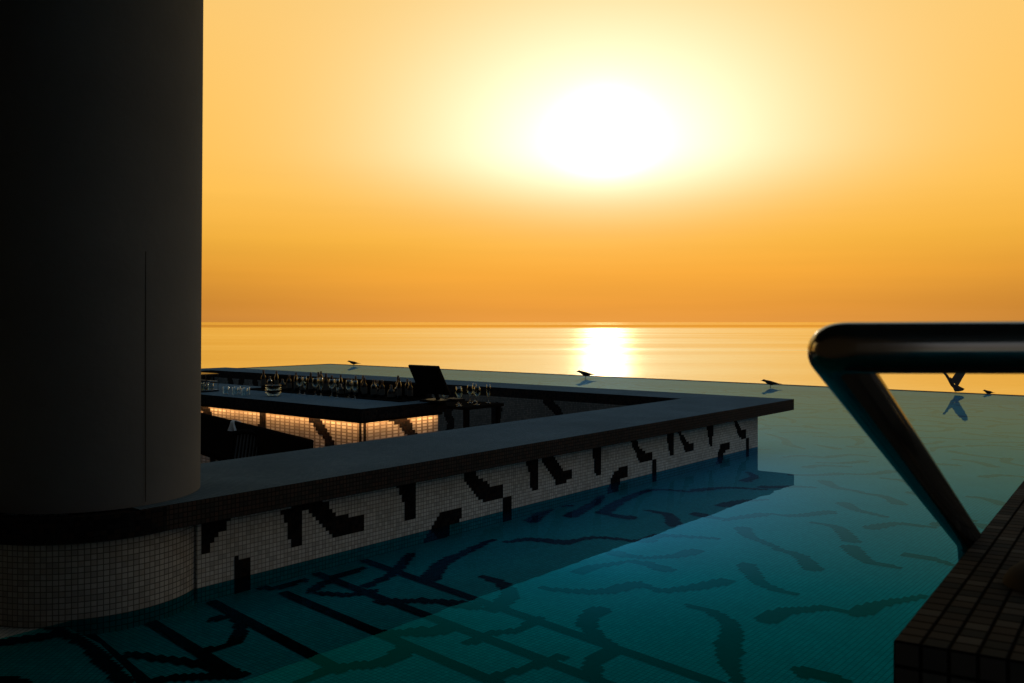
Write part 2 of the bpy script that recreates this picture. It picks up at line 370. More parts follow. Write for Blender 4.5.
# ------------------------------------------------------------------ camera
cam = bpy.data.cameras.new('camera'); co = bpy.data.objects.new('camera', cam); COL.objects.link(co)
co.location = (0, 0, 1.4); co.rotation_euler = (R(90), 0, 0)
cam.sensor_width = 36; cam.lens = 36*900/1024; cam.shift_y = -19.5/1024
cam.clip_start = .05; cam.clip_end = 200000
cam.dof.use_dof = True; cam.dof.focus_distance = 9; cam.dof.aperture_fstop = 11
S.camera = co
S.view_settings.view_transform = 'Standard'; S.view_settings.look = 'None'; S.view_settings.exposure = 0; S.view_settings.gamma = 1
S.cycles.max_bounces = 10; S.cycles.transparent_max_bounces = 16; S.cycles.sample_clamp_indirect = 6

# ------------------------------------------------------------------ sky: low hazy sun over the sea
SUN_AZ = R(5.9); SUN_EL = R(11.2)
w = bpy.data.worlds.new('World'); S.world = w; w.use_nodes = True
nt = w.node_tree; ns = nt.nodes; ls = nt.links; ns.clear()
out = ns.new('ShaderNodeOutputWorld'); bg = ns.new('ShaderNodeBackground'); ls.new(bg.outputs[0], out.inputs[0])
tc = ns.new('ShaderNodeTexCoord'); sep = ns.new('ShaderNodeSeparateXYZ'); ls.new(tc.outputs['Generated'], sep.inputs[0])
mn = lambda op, a, b=None, clamp=False: math_node(ns, ls, op, a, b, clamp)
elev = mn('MULTIPLY', mn('ARCSINE', sep.outputs[2]), 180/math.pi)           # degrees
azim = mn('MULTIPLY', mn('ARCTAN2', sep.outputs[0], sep.outputs[1]), 180/math.pi)
azs = mn('SUBTRACT', azim, math.degrees(SUN_AZ))
def ramp(src, lo, hi, stops):
    mr = ns.new('ShaderNodeMapRange'); mr.inputs[1].default_value = lo; mr.inputs[2].default_value = hi; ls.new(src, mr.inputs[0])
    cr = ns.new('ShaderNodeValToRGB'); cr.color_ramp.interpolation = 'EASE' if False else 'LINEAR'; el = cr.color_ramp.elements
    for i, (p, c) in enumerate(stops):
        t = (p-lo)/(hi-lo)
        e = el[0] if i == 0 else (el[1] if i == 1 else el.new(t))
        e.position = t; e.color = rgb(c)
    ls.new(mr.outputs[0], cr.inputs[0]); return cr.outputs[0]
def addc(a, b): n = ns.new('ShaderNodeVectorMath'); n.operation = 'ADD'; ls.new(a, n.inputs[0]); ls.new(b, n.inputs[1]); return n.outputs[0]
def mulc(a, s):
    n = ns.new('ShaderNodeVectorMath'); n.operation = 'MULTIPLY' if isinstance(s, tuple) else 'SCALE'; ls.new(a, n.inputs[0])
    if isinstance(s, tuple): n.inputs[1].default_value = s
    else: ls.new(s, n.inputs['Scale'])
    return n.outputs[0]
# the warm side, bottom to top
warm = ramp(elev, -5, 60, [(-5, (.60, .24, .05)), (0, (.82, .33, .055)), (1.0, (.84, .335, .045)), (3.0, (.96, .41, .045)), (5.0, (.99, .48, .055)),
    (8, (1.0, .53, .085)), (13, (1.0, .56, .12)), (17, (.99, .58, .15)), (21, (.96, .59, .18)), (26, (.62, .46, .24)), (36, (.22, .25, .25)), (60, (.09, .17, .24))])
cool = ramp(elev, -5, 60, [(-5, (.13, .11, .09)), (0, (.23, .195, .16)), (8, (.21, .185, .16)), (25, (.13, .145, .15)), (45, (.10, .165, .21)), (60, (.09, .17, .24))])
# fade from the warm side to the cool one with azimuth
faz = ns.new('ShaderNodeMapRange'); faz.interpolation_type = 'SMOOTHSTEP'; faz.inputs[1].default_value = 34; faz.inputs[2].default_value = 105
ls.new(mn('ABSOLUTE', azs), faz.inputs[0])
mix = ns.new('ShaderNodeMix'); mix.data_type = 'RGBA'; ls.new(faz.outputs[0], mix.inputs[0]); ls.new(warm, mix.inputs[6]); ls.new(cool, mix.inputs[7])
# haze glow round the sun: (width in azimuth, height in elevation, strength, colour)
sky = mix.outputs[2]
des = mn('SUBTRACT', elev, math.degrees(SUN_EL))
for wa, wu, wd, st, c, pw in GLOWS:
    a = mn('POWER', mn('ABSOLUTE', mn('DIVIDE', azs, wa)), 2)
    b = mn('ADD', mn('POWER', mn('DIVIDE', mn('MAXIMUM', des, 0), wu), 2), mn('POWER', mn('ABSOLUTE', mn('DIVIDE', mn('MINIMUM', des, 0), wd)), 2))
    r = mn('POWER', mn('ADD', a, b), pw)
    g = mn('MULTIPLY', mn('EXPONENT', mn('MULTIPLY', r, -1)), st)
    cc = ns.new('ShaderNodeRGB'); cc.outputs[0].default_value = rgb(c)
    sky = addc(sky, mulc(cc.outputs[0], g))
# thicker haze low down, away from the sun
sm = ns.new('ShaderNodeMapRange'); sm.interpolation_type = 'SMOOTHSTEP'; sm.inputs[1].default_value = 4; sm.inputs[2].default_value = 34; ls.new(mn('ABSOLUTE', azs), sm.inputs[0])
lo = ns.new('ShaderNodeMapRange'); lo.interpolation_type = 'SMOOTHSTEP'; lo.inputs[1].default_value = 9; lo.inputs[2].default_value = 0; ls.new(elev, lo.inputs[0])
sky = mulc(sky, mn('SUBTRACT', 1, mn('MULTIPLY', mn('MULTIPLY', sm.outputs[0], lo.outputs[0]), .36)))
# faint streaks of haze low over the horizon
mp = ns.new('ShaderNodeMapping'); mp.inputs['Scale'].default_value = (1.6, 1.6, 34); ls.new(tc.outputs['Generated'], mp.inputs[0])
nz = ns.new('ShaderNodeTexNoise'); nz.inputs['Scale'].default_value = 1.8; nz.inputs['Detail'].default_value = 4; ls.new(mp.outputs[0], nz.inputs['Vector'])
lowm = ns.new('ShaderNodeMapRange'); lowm.inputs[1].default_value = 12; lowm.inputs[2].default_value = 0; ls.new(elev, lowm.inputs[0])
st = mn('ADD', 1, mn('MULTIPLY', mn('MULTIPLY', mn('SUBTRACT', nz.outputs[0], .5), .16), lowm.outputs[0]))
sky = mulc(sky, st)
# physical sky underneath for the part of the dome overhead
nis = ns.new('ShaderNodeTexSky'); nis.sky_type = 'NISHITA'; nis.sun_disc = False; nis.sun_elevation = SUN_EL; nis.sun_rotation = SUN_AZ
nis.dust_density = 6; nis.air_density = 1.5
nm = ns.new('ShaderNodeMapRange'); nm.inputs[1].default_value = 24; nm.inputs[2].default_value = 55; nm.inputs[3].default_value = 0; nm.inputs[4].default_value = .05
ls.new(elev, nm.inputs[0])
sky = addc(sky, mulc(mulc(nis.outputs[0], (.7, 1, 1.15)), nm.outputs[0]))
ls.new(sky, bg.inputs[0]); bg.inputs[1].default_value = 1
w.cycles.sampling_method = 'MANUAL'; w.cycles.sample_map_resolution = 1024
# sun lamp, softened by the haze
sl = bpy.data.lights.new('sun', 'SUN'); sl.energy = .06; sl.color = (1, .72, .42); sl.angle = R(2.5)
so = bpy.data.objects.new('sun', sl); COL.objects.link(so)
sd = Vector((math.sin(SUN_AZ)*math.cos(SUN_EL), math.cos(SUN_AZ)*math.cos(SUN_EL), math.sin(SUN_EL)))
so.rotation_euler = sd.to_track_quat('Z', 'Y').to_euler(); so.location = (0, 0, 20)

# ------------------------------------------------------------------ sea
m, nt2, n2, l2 = newmat('sea_water')
o2 = n2.new('ShaderNodeOutputMaterial'); gl = n2.new('ShaderNodeBsdfGlossy'); di = n2.new('ShaderNodeBsdfDiffuse')
gl.distribution = 'BECKMANN'; gl.inputs[0].default_value = (1, .98, .84, 1); di.inputs[0].default_value = (.05, .06, .05, 1)
tcs = n2.new('ShaderNodeTexCoord'); mps = n2.new('ShaderNodeMapping'); mps.inputs['Scale'].default_value = (.0012, .006, 1); l2.new(tcs.outputs['Object'], mps.inputs[0])
nz1 = n2.new('ShaderNodeTexNoise'); nz1.inputs['Scale'].default_value = 1; nz1.inputs['Detail'].default_value = 8; l2.new(mps.outputs[0], nz1.inputs['Vector'])
rr = n2.new('ShaderNodeMapRange'); rr.inputs[1].default_value = .3; rr.inputs[2].default_value = .7; rr.inputs[3].default_value = SEA_R[0]; rr.inputs[4].default_value = SEA_R[1]
l2.new(nz1.outputs[0], rr.inputs[0]); spy = n2.new('ShaderNodeSeparateXYZ'); l2.new(tcs.outputs['Object'], spy.inputs[0])
far = n2.new('ShaderNodeMapRange'); far.inputs[1].default_value = 3000; far.inputs[2].default_value = 9000; l2.new(spy.outputs[1], far.inputs[0])
fcr = n2.new('ShaderNodeValToRGB'); fe = fcr.color_ramp.elements; fe[0].position = .1; fe[0].color = (1, 1, 1, 1); fe[1].position = .45; fe[1].color = (.45, .45, .45, 1)
e_ = fe.new(.8); e_.color = (.5, .5, .5, 1); e_ = fe.new(1); e_.color = (.8, .8, .8, 1)
l2.new(far.outputs[0], fcr.inputs[0])
fmul = n2.new('ShaderNodeMath'); fmul.operation = 'MULTIPLY'; l2.new(rr.outputs[0], fmul.inputs[0]); l2.new(fcr.outputs[0], fmul.inputs[1]); l2.new(fmul.outputs[0], gl.inputs['Roughness'])
mps2 = n2.new('ShaderNodeMapping'); mps2.inputs['Scale'].default_value = (.02, .05, 1); l2.new(tcs.outputs['Object'], mps2.inputs[0])
nz2 = n2.new('ShaderNodeTexNoise'); nz2.inputs['Scale'].default_value = 4; nz2.inputs['Detail'].default_value = 4; l2.new(mps2.outputs[0], nz2.inputs['Vector'])
bp = n2.new('ShaderNodeBump'); bp.inputs['Strength'].default_value = .12; bp.inputs['Distance'].default_value = 1; l2.new(nz2.outputs[0], bp.inputs['Height'])
l2.new(bp.outputs[0], gl.inputs['Normal'])
fs = n2.new('ShaderNodeFresnel'); fs.inputs[0].default_value = 8
mxs = n2.new('ShaderNodeMixShader'); mxs.inputs[0].default_value = .97; l2.new(di.outputs[0], mxs.inputs[1]); l2.new(gl.outputs[0], mxs.inputs[2]); l2.new(mxs.outputs[0], o2.inputs[0])
M['sea'] = m
bm = bmesh.new()
vs = [bm.verts.new(p) for p in ((-90000, -30000, -26), (90000, -30000, -26), (90000, 120000, -26), (-90000, 120000, -26))]
bm.faces.new(vs)
tag(link('sea', bm, 'sea'), kind='structure')

# ------------------------------------------------------------------ pool
UE, VE = 9.05, 19.5            # infinity edges
POOL = empty  # (names below)
def frame_obj(name, bm, mats, parent=None, **k):
    o = link(name, bm, mats, parent, **k)
    if parent is None: o.location = C0; o.rotation_euler = (0, 0, ANG)
    return o
m, nt2, n2, l2 = newmat('pool_water')
o2 = n2.new('ShaderNodeOutputMaterial'); tr = n2.new('ShaderNodeBsdfTransparent'); tr.inputs[0].default_value = rgb(WATER_TINT)
gl = n2.new('ShaderNodeBsdfGlossy'); gl.inputs['Roughness'].default_value = .012
lw = n2.new('ShaderNodeFresnel'); lw.inputs[0].default_value = 1.33
cr = n2.new('ShaderNodeValToRGB'); el = cr.color_ramp.elements
for i, (p, c) in enumerate(GLOSS_RAMP):
    e = el[i] if i < 2 else el.new(p); e.position = p; e.color = rgb(c)
l2.new(lw.outputs[0], cr.inputs[0]); l2.new(cr.outputs[0], gl.inputs[0])
tcs = n2.new('ShaderNodeTexCoord')
nz2 = n2.new('ShaderNodeTexNoise'); nz2.inputs['Scale'].default_value = 2.2; nz2.inputs['Detail'].default_value = 2; l2.new(tcs.outputs['Object'], nz2.inputs['Vector'])
bp = n2.new('ShaderNodeBump'); bp.inputs['Strength'].default_value = .05; bp.inputs['Distance'].default_value = .02; l2.new(nz2.outputs[0], bp.inputs['Height']); l2.new(bp.outputs[0], gl.inputs['Normal'])
df = n2.new('ShaderNodeBsdfGlossy'); df.inputs['Roughness'].default_value = .5; df.inputs[0].default_value = rgb(VEIL)
# fine ripples spread part of the reflection, more so at grazing angles
vf = n2.new('ShaderNodeMapRange'); vf.inputs[1].default_value = .15; vf.inputs[2].default_value = .65; vf.inputs[3].default_value = VEIL_F[0]; vf.inputs[4].default_value = VEIL_F[1]
l2.new(lw.outputs[0], vf.inputs[0])
mxa = n2.new('ShaderNodeMixShader'); l2.new(vf.outputs[0], mxa.inputs[0]); l2.new(tr.outputs[0], mxa.inputs[1]); l2.new(df.outputs[0], mxa.inputs[2])
mxs = n2.new('ShaderNodeMixShader'); fm = n2.new('ShaderNodeMath'); fm.operation = 'MINIMUM'; fm.inputs[1].default_value = .52; l2.new(lw.outputs[0], fm.inputs[0]); l2.new(fm.outputs[0], mxs.inputs[0]); l2.new(mxa.outputs[0], mxs.inputs[1]); l2.new(gl.outputs[0], mxs.inputs[2]); l2.new(mxs.outputs[0], o2.inputs[0])
M['pool_water'] = m
US = -.64                                    # outer face of the bar's side wall
VW = .16                                     # outer face of the bar's front wall
VB = BACKV-.15                               # outer face of the bar's back wall
bm = bmesh.new()
def quad(bm, u0, u1, v0, v1, z, mi=0):
    vs = [bm.verts.new(p) for p in ((u0, v0, z), (u1, v0, z), (u1, v1, z), (u0, v1, z))]; bm.faces.new(vs).material_index = mi
UL = -20
quad(bm, -13, UE, -14, VW, 0); quad(bm, US, UE, VW, VB, 0); quad(bm, UL, UE, VB, VE, 0)
tag(frame_obj('pool_water', bm, 'pool_water'), kind='structure')
# floor with its mosaic of comma-shaped strokes and the dark nosings by the steps
bm = bmesh.new()
quad(bm, -13, UE, -14, VW+.0, FZ); quad(bm, US, UE, VW, VB, FZ); quad(bm, UL, UE, VB, VE, FZ)
cells = set(); g = .025
for P, t in STROKES:
    w0, w1 = {'s': (.062, .026), 'e': (.026, .062), 'm': (.034, .034)}[t]
    stroke_cells(cells, P, w0, w1, g)
used = [Vector(p) for P, t in STROKES for p in P]
rnd = random.Random(3)
def wet(u, v): return (v < VW-.02 or u > US+.02 or v > VB+.02) and u < UE-.05 and v < VE-.05
for iu in range(-12, 22):
    for iv in range(-26, 42):
        u = -4+iu*.62+rnd.uniform(-.16, .16); v = iv*.46+rnd.uniform(-.12, .12)
        if u > UE-.3 or v > VE-.3 or not wet(u, v) or not wet(u-.2, v+.3): continue
        p = W(u, v)
        if p.y < 2.0 or abs(p.x) > p.y*.7+1: continue
        if min((q-Vector((u, v))).length for q in used) < .38: continue
        a = R(rnd.choice([-70, -20, 25, -60, 60, 100])+rnd.uniform(-12, 12)); L = rnd.uniform(.24, .34); c = rnd.choice([-1, 1])*rnd.uniform(.05, .11)
        dx = Vector((math.cos(a), math.sin(a))); nx = Vector((-dx.y, dx.x)); m0 = Vector((u, v))
        w0, w1 = rnd.choice([(.06, .026), (.026, .06)])
        stroke_cells(cells, [m0-dx*L, m0+nx*c, m0+dx*L], w0, w1, g)
        used.append(m0)
lay(bm, cells, g, lambda a, b: (a, b, FZ+.004), 1, clip=lambda u, v: wet(u, v))
for (a, b) in BANDS:
    a = Vector(a); b = Vector(b)
    while not wet(a.x, a.y): a = a+(b-a).normalized()*.01
    n = Vector((-(b-a).y, (b-a).x)).normalized()*.030
    bm.faces.new([bm.verts.new((p.x, p.y, FZ+.007)) for p in (a-n, b-n, b+n, a+n)]).material_index = 1
tag(frame_obj('pool_floor', bm, ['floor_tile', 'floor_dark'], smooth='keep'), kind='structure')
# raised step beside the column, its dark nosing along the edge
P_ = [(-2.72, 4.78), (-2.25, 4.36), (-1.83, 4.0), (-1.55, 3.66), (-1.35, 3.35), (-1.15, 2.6), (-1.4, 1.6), (-4.6, 1.6), (-4.6, 5.2)]
bm = bmesh.new()
lo_ = [bm.verts.new((x, y, FZ+.006)) for x, y in P_]; hi_ = [bm.verts.new((x, y, -.03)) for x, y in P_]
bm.faces.new(hi_)
for k in range(len(P_)): bm.faces.new((lo_[k], lo_[(k+1) % len(P_)], hi_[(k+1) % len(P_)], hi_[k]))
cells = set()
for (a, b) in zip(P_[:5], P_[1:6]):
    a = Vector(a); b = Vector(b)
    for k in range(40):
        q_ = a.lerp(b, k/40)-Vector((.035, .03))
        for d in (-.025, 0, .025): cells.add((int(math.floor((q_.x+d)/g)), int(math.floor(q_.y/g))))
for P in ([(-1.5, 3.3), (-1.75, 3.3), (-1.95, 3.55), (-2.2, 3.6)], [(-2.1, 4.1), (-2.4, 3.95), (-2.6, 4.0)], [(-2.0, 3.3), (-2.3, 3.2), (-2.5, 3.35)]): stroke_cells(cells, P, .05, .05, g)
lay(bm, cells, g, lambda a, b: (a, b, -.026), 1)
tag(link('pool_step', bm, ['floor_tile', 'floor_dark'], None), kind='structure')
# infinity edge walls: a rim just awash, with a catch ledge outside where birds stand
ew = empty('infinity_edge_wall', C0, ANG, label='low dark rim of the infinity pool, brimming against the golden sea', cat='pool wall')
bm = box(UE, UE+.16, -14, VE+.16, -3, .006); bx(bm, UL, UE, VE, VE+.16, -3, .006)
link('rim', bm, 'slab_edge', ew)
bm = box(UE+.16, UE+.7, -14, VE+.7, -3.2, -.22); bx(bm, UL, UE+.16, VE+.16, VE+.7, -3.2, -.22)
link('catch_gutter', bm, 'dark_floor', ew)
# inner lining (white mosaic seen through the water)
bm = bmesh.new()
for a, b in (((UE-.004, -14), (UE-.004, VE)), ((UE, VE-.004), (UL, VE-.004))):
    vs = [bm.verts.new(p) for p in ((*a, FZ), (*b, FZ), (*b, 0), (*a, 0))]; bm.faces.new(vs)
link('inner_lining', bm, 'floor_tile', ew)
bm = box(UE-1.0, UE-.004, -13.9, VE-1.0, FZ+.006, -.018); bx(bm, UL, UE-.004, VE-1.0, VE-.004, FZ+.006, -.018)
link('submerged_ledge', bm, 'floor_tile', ew)

# ------------------------------------------------------------------ swim-up bar enclosure
ST, SB = .5, .375
bar = empty('swim_up_bar_counter', C0, ANG, label='long swim-up bar counter, dark overhanging top over a black-patterned white wall in the pool', cat='bar counter')
bm = bmesh.new()
# top as four strips butted end to end
FW = 1.05; SW = .76; BW = .7
def slab(bm):
    bx(bm, -8.0, 0, 0, FW, SB, ST)
    bx(bm, -SW, 0, FW, BACKV-BW, SB, ST)
    bx(bm, -14, 0, BACKV-BW, BACKV, SB, ST)
slab(bm)
bmesh.ops.remove_doubles(bm, verts=bm.verts, dist=.0001)
for f in bm.faces:
    f.normal_update(); f.material_index = 0 if abs(f.normal.z) > .5 and f.calc_center_median().z > .45 else 1
    c_ = f.calc_center_median()
    if f.material_index == 1 and abs(f.normal.z) < .5 and (abs(c_.x+SW) < .01 or abs(c_.y-FW) < .01 or abs(c_.y-(BACKV-BW)) < .01): f.material_index = 2  # pit-facing sides blackened, their shade put into the tile colour
ct = link('countertop', bm, ['slab_top', 'slab_edge', 'black_tile'], bar, smooth='keep')
# front wall
bm = box(-7.6, US, VW, VW+.12, -.62, SB)
cells = set()
for P in WALL: poly_cells(cells, P, g)
lay(bm, cells, g, lambda a, b: (a, VW-.003, b), 1, clip=lambda a, b: b < SB-.001 and -7.58 < a < US-.01)
link('front_wall', bm, ['white_tile', 'black_tile'], bar, smooth='keep')
# side wall with strokes on its inner face
def wall_strokes(seed, a0, a1, z0, z1, n):
    r = random.Random(seed); cs = set(); x = a0
    while x < a1:
        x += r.uniform(.35, .6); zc = (z0+z1)/2
        k = r.choice([-1, 1])
        stroke_cells(cs, [(x, z1), (x+.12*k, (z1*2+z0)/3), (x+.06*k, zc), (x+.22*k, z0+.1)], .075, .06, g)
    return cs
IFZ = -.6                                     # sunken floor of the bar pit
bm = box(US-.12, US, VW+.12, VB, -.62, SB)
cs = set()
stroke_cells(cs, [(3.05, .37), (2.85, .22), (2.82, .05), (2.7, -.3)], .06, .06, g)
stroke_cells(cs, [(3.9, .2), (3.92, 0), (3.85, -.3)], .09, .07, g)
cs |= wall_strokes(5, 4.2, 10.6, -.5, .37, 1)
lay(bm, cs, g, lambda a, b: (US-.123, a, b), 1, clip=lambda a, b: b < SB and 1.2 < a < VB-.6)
link('side_wall', bm, ['shaded_inner_tile', 'black_tile'], bar, smooth='keep')
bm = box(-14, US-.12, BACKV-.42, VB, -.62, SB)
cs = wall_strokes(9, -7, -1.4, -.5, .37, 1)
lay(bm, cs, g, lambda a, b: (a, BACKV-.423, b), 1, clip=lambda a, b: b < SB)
link('back_wall', bm, ['shaded_inner_tile', 'black_tile'], bar, smooth='keep')
bm = box(-14, US-.12, VW+.12, BACKV-.42, -.7, IFZ)
tag(frame_obj('bar_floor', bm, 'dark_floor'), kind='structure')

# ------------------------------------------------------------------ column
cc = W(-7.93, .606)+Vector((-.018, 0, 0))
colm = empty('round_column', cc, 0, label='massive round plaster column on a white mosaic base, rising out of the frame at left', cat='column')
bm = bmesh.new(); n = 96; H1 = 4.0
rings = []
for z in (ST+.001, 1.2, 2.2, 3.3, H1):
    r = .546+.006*(z-ST)
    rings.append((r, z))
lathe(bm, rings, n)
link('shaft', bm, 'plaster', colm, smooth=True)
bm = bmesh.new()        # narrow joint between the two casing halves
ja = math.atan2(-cc.y, -cc.x)+R(26)
for s in (0,):
    r0 = .551; pts = [(r0*math.cos(ja+a), r0*math.sin(ja+a)) for a in (-.0035, .0035)]
    vs = [bm.verts.new((x*1.004, y*1.004, z)) for (x, y), z in ((pts[0], .52), (pts[1], .52), (pts[1], 3.98), (pts[0], 3.98))]
    bm.faces.new(vs)
bmesh.ops.solidify(bm, geom=bm.faces[:], thickness=.003)
link('casing_joint', bm, 'joint', colm)
bm = bmesh.new(); lathe(bm, [(.5, SB), (.625, SB), (.625, ST-.006), (.545, ST-.006)], n)
me_o = link('collar', bm, 'black_tile', colm, smooth=False)
bm = bmesh.new(); lathe(bm, [(.555, -.62), (.555, SB)], n)
uvl = bm.loops.layers.uv.new('UVMap')
for f in bm.faces:
    angs = [math.atan2(l.vert.co.y, l.vert.co.x) for l in f.loops]
    if max(angs)-min(angs) > math.pi: angs = [a+2*math.pi if a < 0 else a for a in angs]
    for l, a in zip(f.loops, angs): l[uvl].uv = (a*.5570423, l.vert.co.z)
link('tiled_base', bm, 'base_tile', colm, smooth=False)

# ------------------------------------------------------------------ island bar with its lit front
isl = empty('island_bar', W(-4.0, 2.99), ANG, label='inner island bar in the sunken pit, its tiled front washed by warm light', cat='bar counter')
LU, LV = 1.27, 6.6
link('countertop', (lambda b: (bx(b, 0, LU, 0, LV, SB, ST), [setattr(f, 'material_index', 0 if f.calc_center_median().z > .49 else 1) for f in b.faces], b)[-1])(bmesh.new()), ['slab_top', 'black_tile'], isl, smooth='keep')  # edge coloured black to stand for shading in the pit
OV = .11
bm = box(OV, LU-.02, OV, LV-.1, IFZ+.003, SB)
cs = set(); g2 = .04
# strokes on the long front (faces -u) and the short front (faces -v)
for P in [[(3.15, .37), (2.98, .2), (2.9, .0), (2.9, -.5)], [(1.86, .37), (1.86, .2), (1.95, .02), (1.95, -.4)], [(.95, .37), (.8, .25), (.62, .05), (.5, -.35)], [(4.2, .37), (4.1, 0), (4.0, -.4)]]:
    stroke_cells(cs, P, .075, .06, g2)
for i in range(0, 30): cs.add((2+i % 2, 9-i//2))
lay(bm, cs, g2, lambda a, b: (OV-.003, a, b), 1, clip=lambda a, b: b < SB-.005 and a > OV+.005 and b > IFZ+.02)
cs = set()
for P in [[(.60, .37), (.74, .25), (.86, .1), (1.0, -.1), (1.05, -.4)]]:
    stroke_cells(cs, P, .07, .06, g2)
for i in range(0, 30): cs.add((2+i % 2, 9-i//2))
for i in range(12, 17): cs.add((i, 8))
lay(bm, cs, g2, lambda a, b: (a, OV-.003, b), 1, clip=lambda a, b: b < SB-.005 and OV+.005 < a < LU-.04 and b > IFZ+.02)
link('tiled_front', bm, ['lit_tile', 'black_tile'], isl, smooth='keep')
bm = box(.045, .06, .045, LV-.1, SB-.014, SB-.002); bx(bm, .06, LU-.05, .045, .06, SB-.014, SB-.002)
link('light_strip', bm, 'led', isl)
bm = box(.03, .038, .03, LV-.1, SB-.03, SB-.001); bx(bm, .038, LU-.03, .03, .038, SB-.03, SB-.001)
link('strip_cover', bm, 'black_plastic', isl)

# ------------------------------------------------------------------ service table by the island with stemware
tb = empty('service_table', W(-2.55, 2.85), ANG, label='small dark service table right of the island bar, standing wine glasses on it', cat='table')
link('table_top', box(0, .68, 0, .6, .385, .42), 'wood', tb)
for x in (.03, .61):
    for y in (.03, .53): link('leg', box(x, x+.04, y, y+.04, IFZ+.002, .385), 'wood', tb)
link('shelf', box(.07, .61, .03, .57, .06, .08), 'wood', tb)

def glass_mesh(kind):
    if kind == 'wine': pr = [(0, 0), (.034, 0), (.033, .003), (.005, .01), (.004, .09), (.012, .1), (.034, .125), (.040, .15), (.036, .19), (.031, .215), (.0295, .215), (.034, .19), (.038, .15), (.03, .125), (0, .104)]
    elif kind == 'flute': pr = [(0, 0), (.03, 0), (.029, .003), (.005, .01), (.004, .07), (.014, .09), (.024, .13), (.025, .18), (.022, .225), (.0205, .225), (.023, .18), (.022, .13), (0, .085)]
    else: pr = [(0, 0), (.033, 0), (.038, .095), (.036, .095), (.031, .008), (0, .008)]
    bm = bmesh.new(); lathe(bm, pr, 20); return bm
def put_glass(kind, u, v, z, label, group):
    key = 'glass_'+kind
    if key not in PROTO:
        bm = glass_mesh(kind); o = link({'wine': 'wine_glass', 'flute': 'champagne_flute', 'tumbler': 'tumbler'}[kind], bm, 'glass', None, smooth=True); PROTO[key] = o
    else:
        o = PROTO[key].copy(); COL.objects.link(o)
    o.location = W(u, v, z); o.rotation_euler = (0, 0, random.random()*3)
    tag(o, label, {'wine': 'wine glass', 'flute': 'champagne flute', 'tumbler': 'tumbler'}[kind], group)
PROTO = {}
GROUP_T = 'stemmed glasses on the service table'
for i, (x, y, k) in enumerate([(.05, .15, 'wine'), (.2, .3, 'wine'), (.33, .12, 'wine'), (.45, .34, 'wine'), (.58, .16, 'flute'), (.62, .42, 'flute'), (.12, .46, 'flute')]):
    nm_ = {'wine': 'clear wine glass in the cluster on the small service table', 'flute': 'slender champagne flute in the cluster on the small service table'}[k]
    put_glass(k, -2.55+x, 2.85+y, .42, nm_, GROUP_T+(' (wine)' if k == 'wine' else ' (flutes)'))

# ------------------------------------------------------------------ bottles and glasses along the island
def bottle(kind, u, v, z, label, group=None):
    P = {'wine': [(0, 0), (.037, 0), (.038, .01), (.038, .185), (.033, .205), (.015, .235), (.0135, .29), (.0145, .295), (.0145, .305), (0, .305)],
         'spirit': [(0, 0), (.042, 0), (.043, .01), (.043, .15), (.038, .17), (.016, .19), (.014, .235), (.014, .25), (0, .25)],
         'tall': [(0, 0), (.033, 0), (.034, .01), (.033, .2), (.026, .24), (.013, .27), (.012, .32), (0, .32)],
         'squat': [(0, 0), (.05, 0), (.055, .02), (.055, .09), (.045, .12), (.018, .14), (.016, .19), (0, .19)]}[kind]
    key = 'b_'+kind
    if key not in PROTO:
        root = empty('bottle')
        bm = bmesh.new(); lathe(bm, P, 24); link('bottle_body', bm, {'wine': 'black_glass', 'spirit': 'brown_glass', 'tall': 'green_glass', 'squat': 'black_glass'}[kind], root, smooth=True)
        r = P[3][0]+.0008; z0, z1 = P[3][1]*.3, P[3][1]*.85
        bm = bmesh.new(); lathe(bm, [(r, z0), (r, z1)], 24); link('bottle_label', bm, 'label_paper', root, smooth=True)
        zt = P[-1][1]; rt = P[-2][0]+.001
        bm = bmesh.new(); lathe(bm, [(rt, zt-.04), (rt, zt+.002), (0, zt+.002)], 20); link('cap', bm, 'foil', root, smooth=True)
        PROTO[key] = root; o = root
    else:
        root = PROTO[key]; o = root.copy(); COL.objects.link(o)
        for ch in root.children: c = ch.copy(); COL.objects.link(c); c.parent = o
    o.location = W(u, v, z+.0125); o.scale = (.85, .85, random.uniform(.68, .84)); o.rotation_euler = (0, 0, random.random()*6)
    tag(o, label, 'bottle', group)
NAMES = {'wine': 'black wine bottle with a pale label in the row along the island bar', 'spirit': 'amber spirit bottle in the row along the island bar',
         'tall': 'tall green bottle in the row along the island bar', 'squat': 'squat dark bottle in the row along the island bar'}
seq = ['wine', 'tall', 'spirit', 'wine', 'squat', 'spirit', 'tall', 'wine', 'spirit', 'squat', 'tall', 'spirit', 'wine', 'squat', 'wine', 'tall']
for i, k in enumerate(seq):
    bottle(k, -2.95+(.1 if i % 2 else 0)+random.uniform(-.03, .03), 3.35+i*.105+(.02 if i % 3 else 0)+(.15 if i > 3 else 0), ST, NAMES[k], NAMES[k].split(' in the')[0]+'s in the row')
for i, k in enumerate(['wine', 'wine', 'flute', 'wine', 'flute', 'wine', 'flute', 'wine']):
    put_glass(k, -3.26+(.04 if i % 2 else 0), 3.95+i*.155, ST, 'clear %s standing in front of the bottle row on the island bar' % ('wine glass' if k == 'wine' else 'champagne flute'), 'glasses before the bottles, '+k)
sh = empty('darkening_shelf', W(-3.2, 3.25, ST), ANG, label='low black shelf added to darken the island bar under and behind the long row of bottles', cat='shelf')  # tray and panel added to darken the counter round the bottles
link('tray', box(0, .42, 0, 3.0, .001, .012), 'wood', sh)
link('back_panel', box(.40, .42, 0, 3.0, .012, .17), 'wood', sh)
